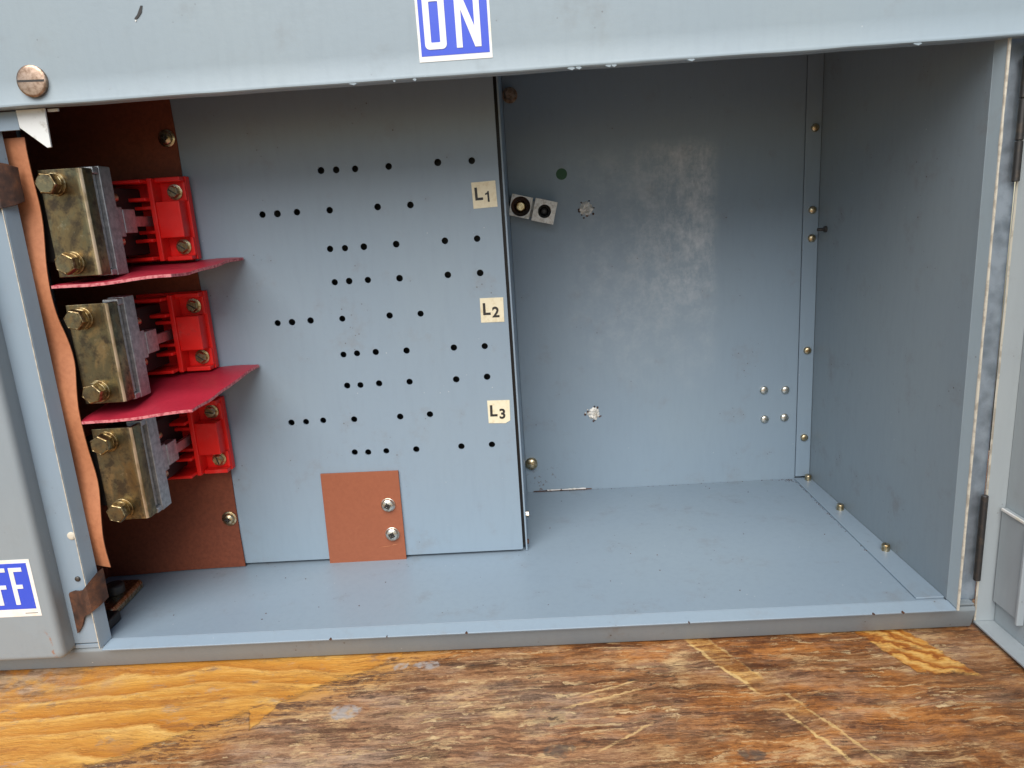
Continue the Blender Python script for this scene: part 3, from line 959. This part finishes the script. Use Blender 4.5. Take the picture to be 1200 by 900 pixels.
# ------------------------------------------------------------------ things on the back wall
for x, z in ((.4889, .3152), (.4890, .2547), (.4891, .2332), (.4887, .1438), (.4884, .0698)):
    screw('rivet', RIVB, back_flange, (x, .2022, z))
for x, z in ((.4549, .1121), (.4724, .1113), (.4559, .0871), (.4722, .0876)):
    screw('rivet', RIV, back_wall, (x, .2040, z))
screw('brass_bolt', pan_head('brass', .0052, .0045, cross=False), back_wall, (.2597, .2040, .0592), label='round brass bolt head low on the back wall')
b = B().mat('bronze'); b.lathe([(.0058, 0), (.0058, .001), (.004, .001)], (0, 0, 0)); b.lathe([(.0044, .001), (.0044, .0065), (.0036, .0075)], (0, 0, 0), n=6)
screw('brass_bolt', mesh_only(b, 'brass_bolt', 28), back_wall, (.2600, .2040, .3535), 15, label='brass hex bolt high on the back wall')
b = B().mat('green'); b.lathe([(.0043, 0), (.0043, .0002)], (0, 0, 0), n=32)
link('dot_sticker', mesh_only(b, 'dot_sticker'), back_wall, (.2964, .2040, .2939), label='dark green round dot sticker')
for x, z, mt in ((.3144, .2664, 'lug'), (.3144, .0998, 'lug')):
    b = B().mat(mt)
    rnd = random.Random(int(z * 1000))
    n = 22; rings = []
    for rr, hh in ((1.0, .0000), (.85, .0008), (.60, .0013), (.35, .0008), (.05, .0010)):
        rings.append([((.0053 * rr * rnd.uniform(.72, 1.18)) * math.cos(2 * math.pi * k / n), -hh * rnd.uniform(.4, 1.7), (.0053 * rr * rnd.uniform(.72, 1.18)) * math.sin(2 * math.pi * k / n)) for k in range(n)])
    b.loft(rings)
    for k in range(11):
        a = rnd.uniform(0, 6.28); d = rnd.uniform(.0050, .0075); s = rnd.uniform(.0004, .0011)
        b.mat(rnd.choice(['rust', 'rust', mt, 'recess']))
        b.lathe([(s, 0), (s * .8, s * .7), (s * .1, s)], (d * math.cos(a), 0, d * math.sin(a)), n=6)
    link('weld_nugget', mesh_only(b, 'weld_nugget', 20), back_wall, (x, .2040, z), label='rough metal burr broken through the back wall')
# double wire lug
def bored_block(b, cx, cz, s, y0, y1, r, mat, bore):
    """square block with a real round bore"""
    n = 32; bm = b.bm; b.mat(mat)
    sq = []; ci = []
    for k in range(n):
        a = 2 * math.pi * k / n + math.pi / 4
        ca, sa = math.cos(a), math.sin(a); m_ = max(abs(ca), abs(sa))
        sq.append((cx + s * ca / m_, cz + s * sa / m_)); ci.append((cx + r * ca, cz + r * sa))
    def ring(P, y): return [bm.verts.new((p[0], y, p[1])) for p in P]
    o0, o1, i0 = ring(sq, y0), ring(sq, y1), ring(ci, y0)
    for k in range(n):
        j = (k + 1) % n
        b._f((o0[k], o0[j], i0[j], i0[k])); b._f((o1[k], o1[j], o0[j], o0[k]))
    b._f(o1)
    b.mat(bore); i1 = ring(ci, y0 + .009)
    for k in range(n):
        j = (k + 1) % n; b._f((i0[k], i0[j], i1[j], i1[k]))
    b._f(i1)

b = B(); b.mat('lug')
bored_block(b, -.0094, 0, .0080, -.0180, -.004, .0074, 'lug', 'rust')
bored_block(b, .0090, 0, .0084, -.0200, -.004, .0050, 'lug', 'recess')
b.mat('alu'); b.box(-.018, .018, -.0039, 0, -.006, .006)
me = mesh_only(b, 'wire_lug', 35)
lug = link('wire_lug', me, back_wall, (.2725, .2040, .2690), (0, R(15), 0), 'double aluminium wire lug bolted crookedly to the back wall')
for lx, mt, rr in ((-.0094, 'brass', .0045), (.0090, 'dark_steel', .0034)):
    b = B().mat(mt)
    b.lathe([(rr, .006), (rr, .0118), (rr * .75, .0128), (rr * .62, .0105), (rr * .42, .0105), (rr * .38, .0122), (rr * .1, .0122)], (lx, 0, 0), n=24)
    link('set_screw', mesh_only(b, 'set_screw', 30), lug, WLOC[lug.name])
# sealant and rust along the foot of the back wall
b = B().mat('rust'); rg = []
for k in range(24):
    x = .2600 + .0500 * k / 23; s = .0005 + .0007 * random.random() * math.sin(math.pi * k / 23)
    rg.append([(x, .2038, .0332), (x, .2038 - s, .0332), (x, .2038 - s, .0332 + s), (x, .2038, .0332 + s * 1.4)])
b.loft(rg); b.build('rust_bead', back_wall)
b = B().mat('white'); rg = []
for k in range(18):
    x = .2720 + .0330 * k / 17; s = .0004 + .0005 * random.random()
    rg.append([(x, .2034, .0340), (x, .2034 - s, .0340), (x, .2034 - s, .0340 + s), (x, .2034, .0340 + s * 1.2)])
b.loft(rg); b.build('sealant_bead', back_wall)

# floor flange screws, stud in the right wall
for x, y in ((.4905, .1960), (.4906, .1341), (.4918, .0675)):
    screw('slotted_screw', STUD, floor_flange, (x, y, .0343), rot=(R(-90), 0, R(random.uniform(60, 100))))
b = B().mat('dark_steel'); b.lathe([(.0024, 0), (.0024, .0020), (.0012, .0022), (.0012, .0070)], (0, 0, 0), axis='x', n=10)
link('stud', mesh_only(b, 'stud', 30), right_wall, (.4948, .188, .2400), (0, R(180), 0))

# loose grit on the tray floor
b = B().mat('rust'); rnd = random.Random(3)
for k in range(60):
    x, y, s = rnd.uniform(.02, .47), rnd.uniform(.02, .198), rnd.uniform(.00018, .0005)
    if x < .255 and y > .09: continue
    b.lathe([(s, 0), (s * .8, s * .6), (s * .1, s * .8)], (x, y, .033), axis='z', n=5, phase=rnd.random())
for k in range(150):            # dirt swept into the seams
    t_ = rnd.random(); s_ = rnd.uniform(.00015, .00045)
    if k < 60: x, y = .4808 - abs(rnd.gauss(0, .0006)), .03 + .168 * t_ ** .6
    elif k < 110: x, y = .262 + .216 * t_, .2032 - abs(rnd.gauss(0, .0007))
    else: x, y = .4790 - abs(rnd.gauss(0, .004)), .2025 - abs(rnd.gauss(0, .003))
    b.lathe([(s_, 0), (s_ * .8, s_ * .6), (s_ * .1, s_ * .8)], (x, y, .033), axis='z', n=5, phase=rnd.random())
gr = b.build('grit', floor_pan); gr['kind'] = 'stuff'

# ------------------------------------------------------------------ open door
DX0, DX1 = .5160, .5275
dz0, dz1 = .0150, .3330
b = B().mat('paint_door')
b.box(DX1, DX1 + .0013, -.490, .0110, dz0, dz1)
door = b.build('door', cab, .0004, label='grey cabinet door swung fully open')
B().mat('paint_door').box(DX0, DX1 - .0001, .0097, .0110, dz0 + .0014, dz1 - .0014).build('hinge_edge', door, .0003)
B().mat('paint_door').box(DX0, DX1 - .0001, -.490, .0110, dz0, dz0 + .0013).build('bottom_edge', door, .0003)
B().mat('paint_door').box(DX0, DX1 - .0001, -.490, .0110, dz1 - .0013, dz1).build('top_edge', door, .0003)
b = B().mat('edge'); rim = []
for k in range(24):
    z = dz0 + .002 + (dz1 - dz0 - .004) * k / 23; w = random.uniform(-.00012, .00012)
    rim.append([(DX0 - .0004 + w, .0098, z), (DX0 - .0001, .0094 + w, z), (DX0 + .0006 + w, .0095, z), (DX0 + .0004, .0102, z)])
b.loft(rim); b.build('worn_rim', door)
# latch pocket welded on the inside of the door
b = B().mat('paint_door'); b.box(DX1 - .0030, DX1 - .0001, -.0118, .0085, .0300, .0880)
lp = b.build('latch_plate', door, .0006, label='raised latch plate on the inside of the door')
b = B().mat('white')
b.box(DX1 - .0042, DX1 - .0031, -.0118, .0075, .0868, .0885); b.build('weld_edge', lp, .0004)
b = B().mat('paint_door'); b.box(DX1 - .0042, DX1 - .0001, -.0142, -.0119, .0275, .0850); b.build('latch_bar', lp, .0007)
# hinge barrels
for z0, z1 in ((.2655, .3250), (.0440, .0965)):
    b = B().mat('dark_steel')
    n = 3 if z1 > .2 else 1
    L = (z1 - z0) / n
    for k in range(n):
        b.lathe([(.0015, 0), (.0019, .0004), (.0019, L - .0006), (.0015, L - .0002)], (.5140, .0080, z0 + k * L), axis='z', n=16)
    b.build('hinge_barrel', door)

# bare chips and paint blisters along the cover hem and the floor lip
rnd = random.Random(11)
b = B().mat('paint_cover')
for k in range(9):
    x = rnd.uniform(.16, .46); sx = rnd.uniform(.0006, .0022)
    b.prism([(x - sx, .3313), (x - sx * .3, .3319 + rnd.uniform(0, .0004)), (x + sx * .6, .3317), (x + sx, .3312), (x + sx * .2, .3307 - rnd.uniform(0, .0004))], 1, -.0042, -.0030)
b.build('paint_blisters', top_cover)['kind'] = 'stuff'
b = B().mat('rust')
for k in range(6):
    x = rnd.uniform(.05, .47); sx = rnd.uniform(.0003, .0009)
    b.prism([(x - sx, .0303), (x, .0307 + rnd.uniform(0, .0003)), (x + sx, .0303), (x + sx * .3, .0296)], 1, -.0002, .0012)
lipo = [o for o in cab.children if o.name.startswith('bottom_lip')][0]
b.build('rust_chips', lipo)['kind'] = 'stuff'
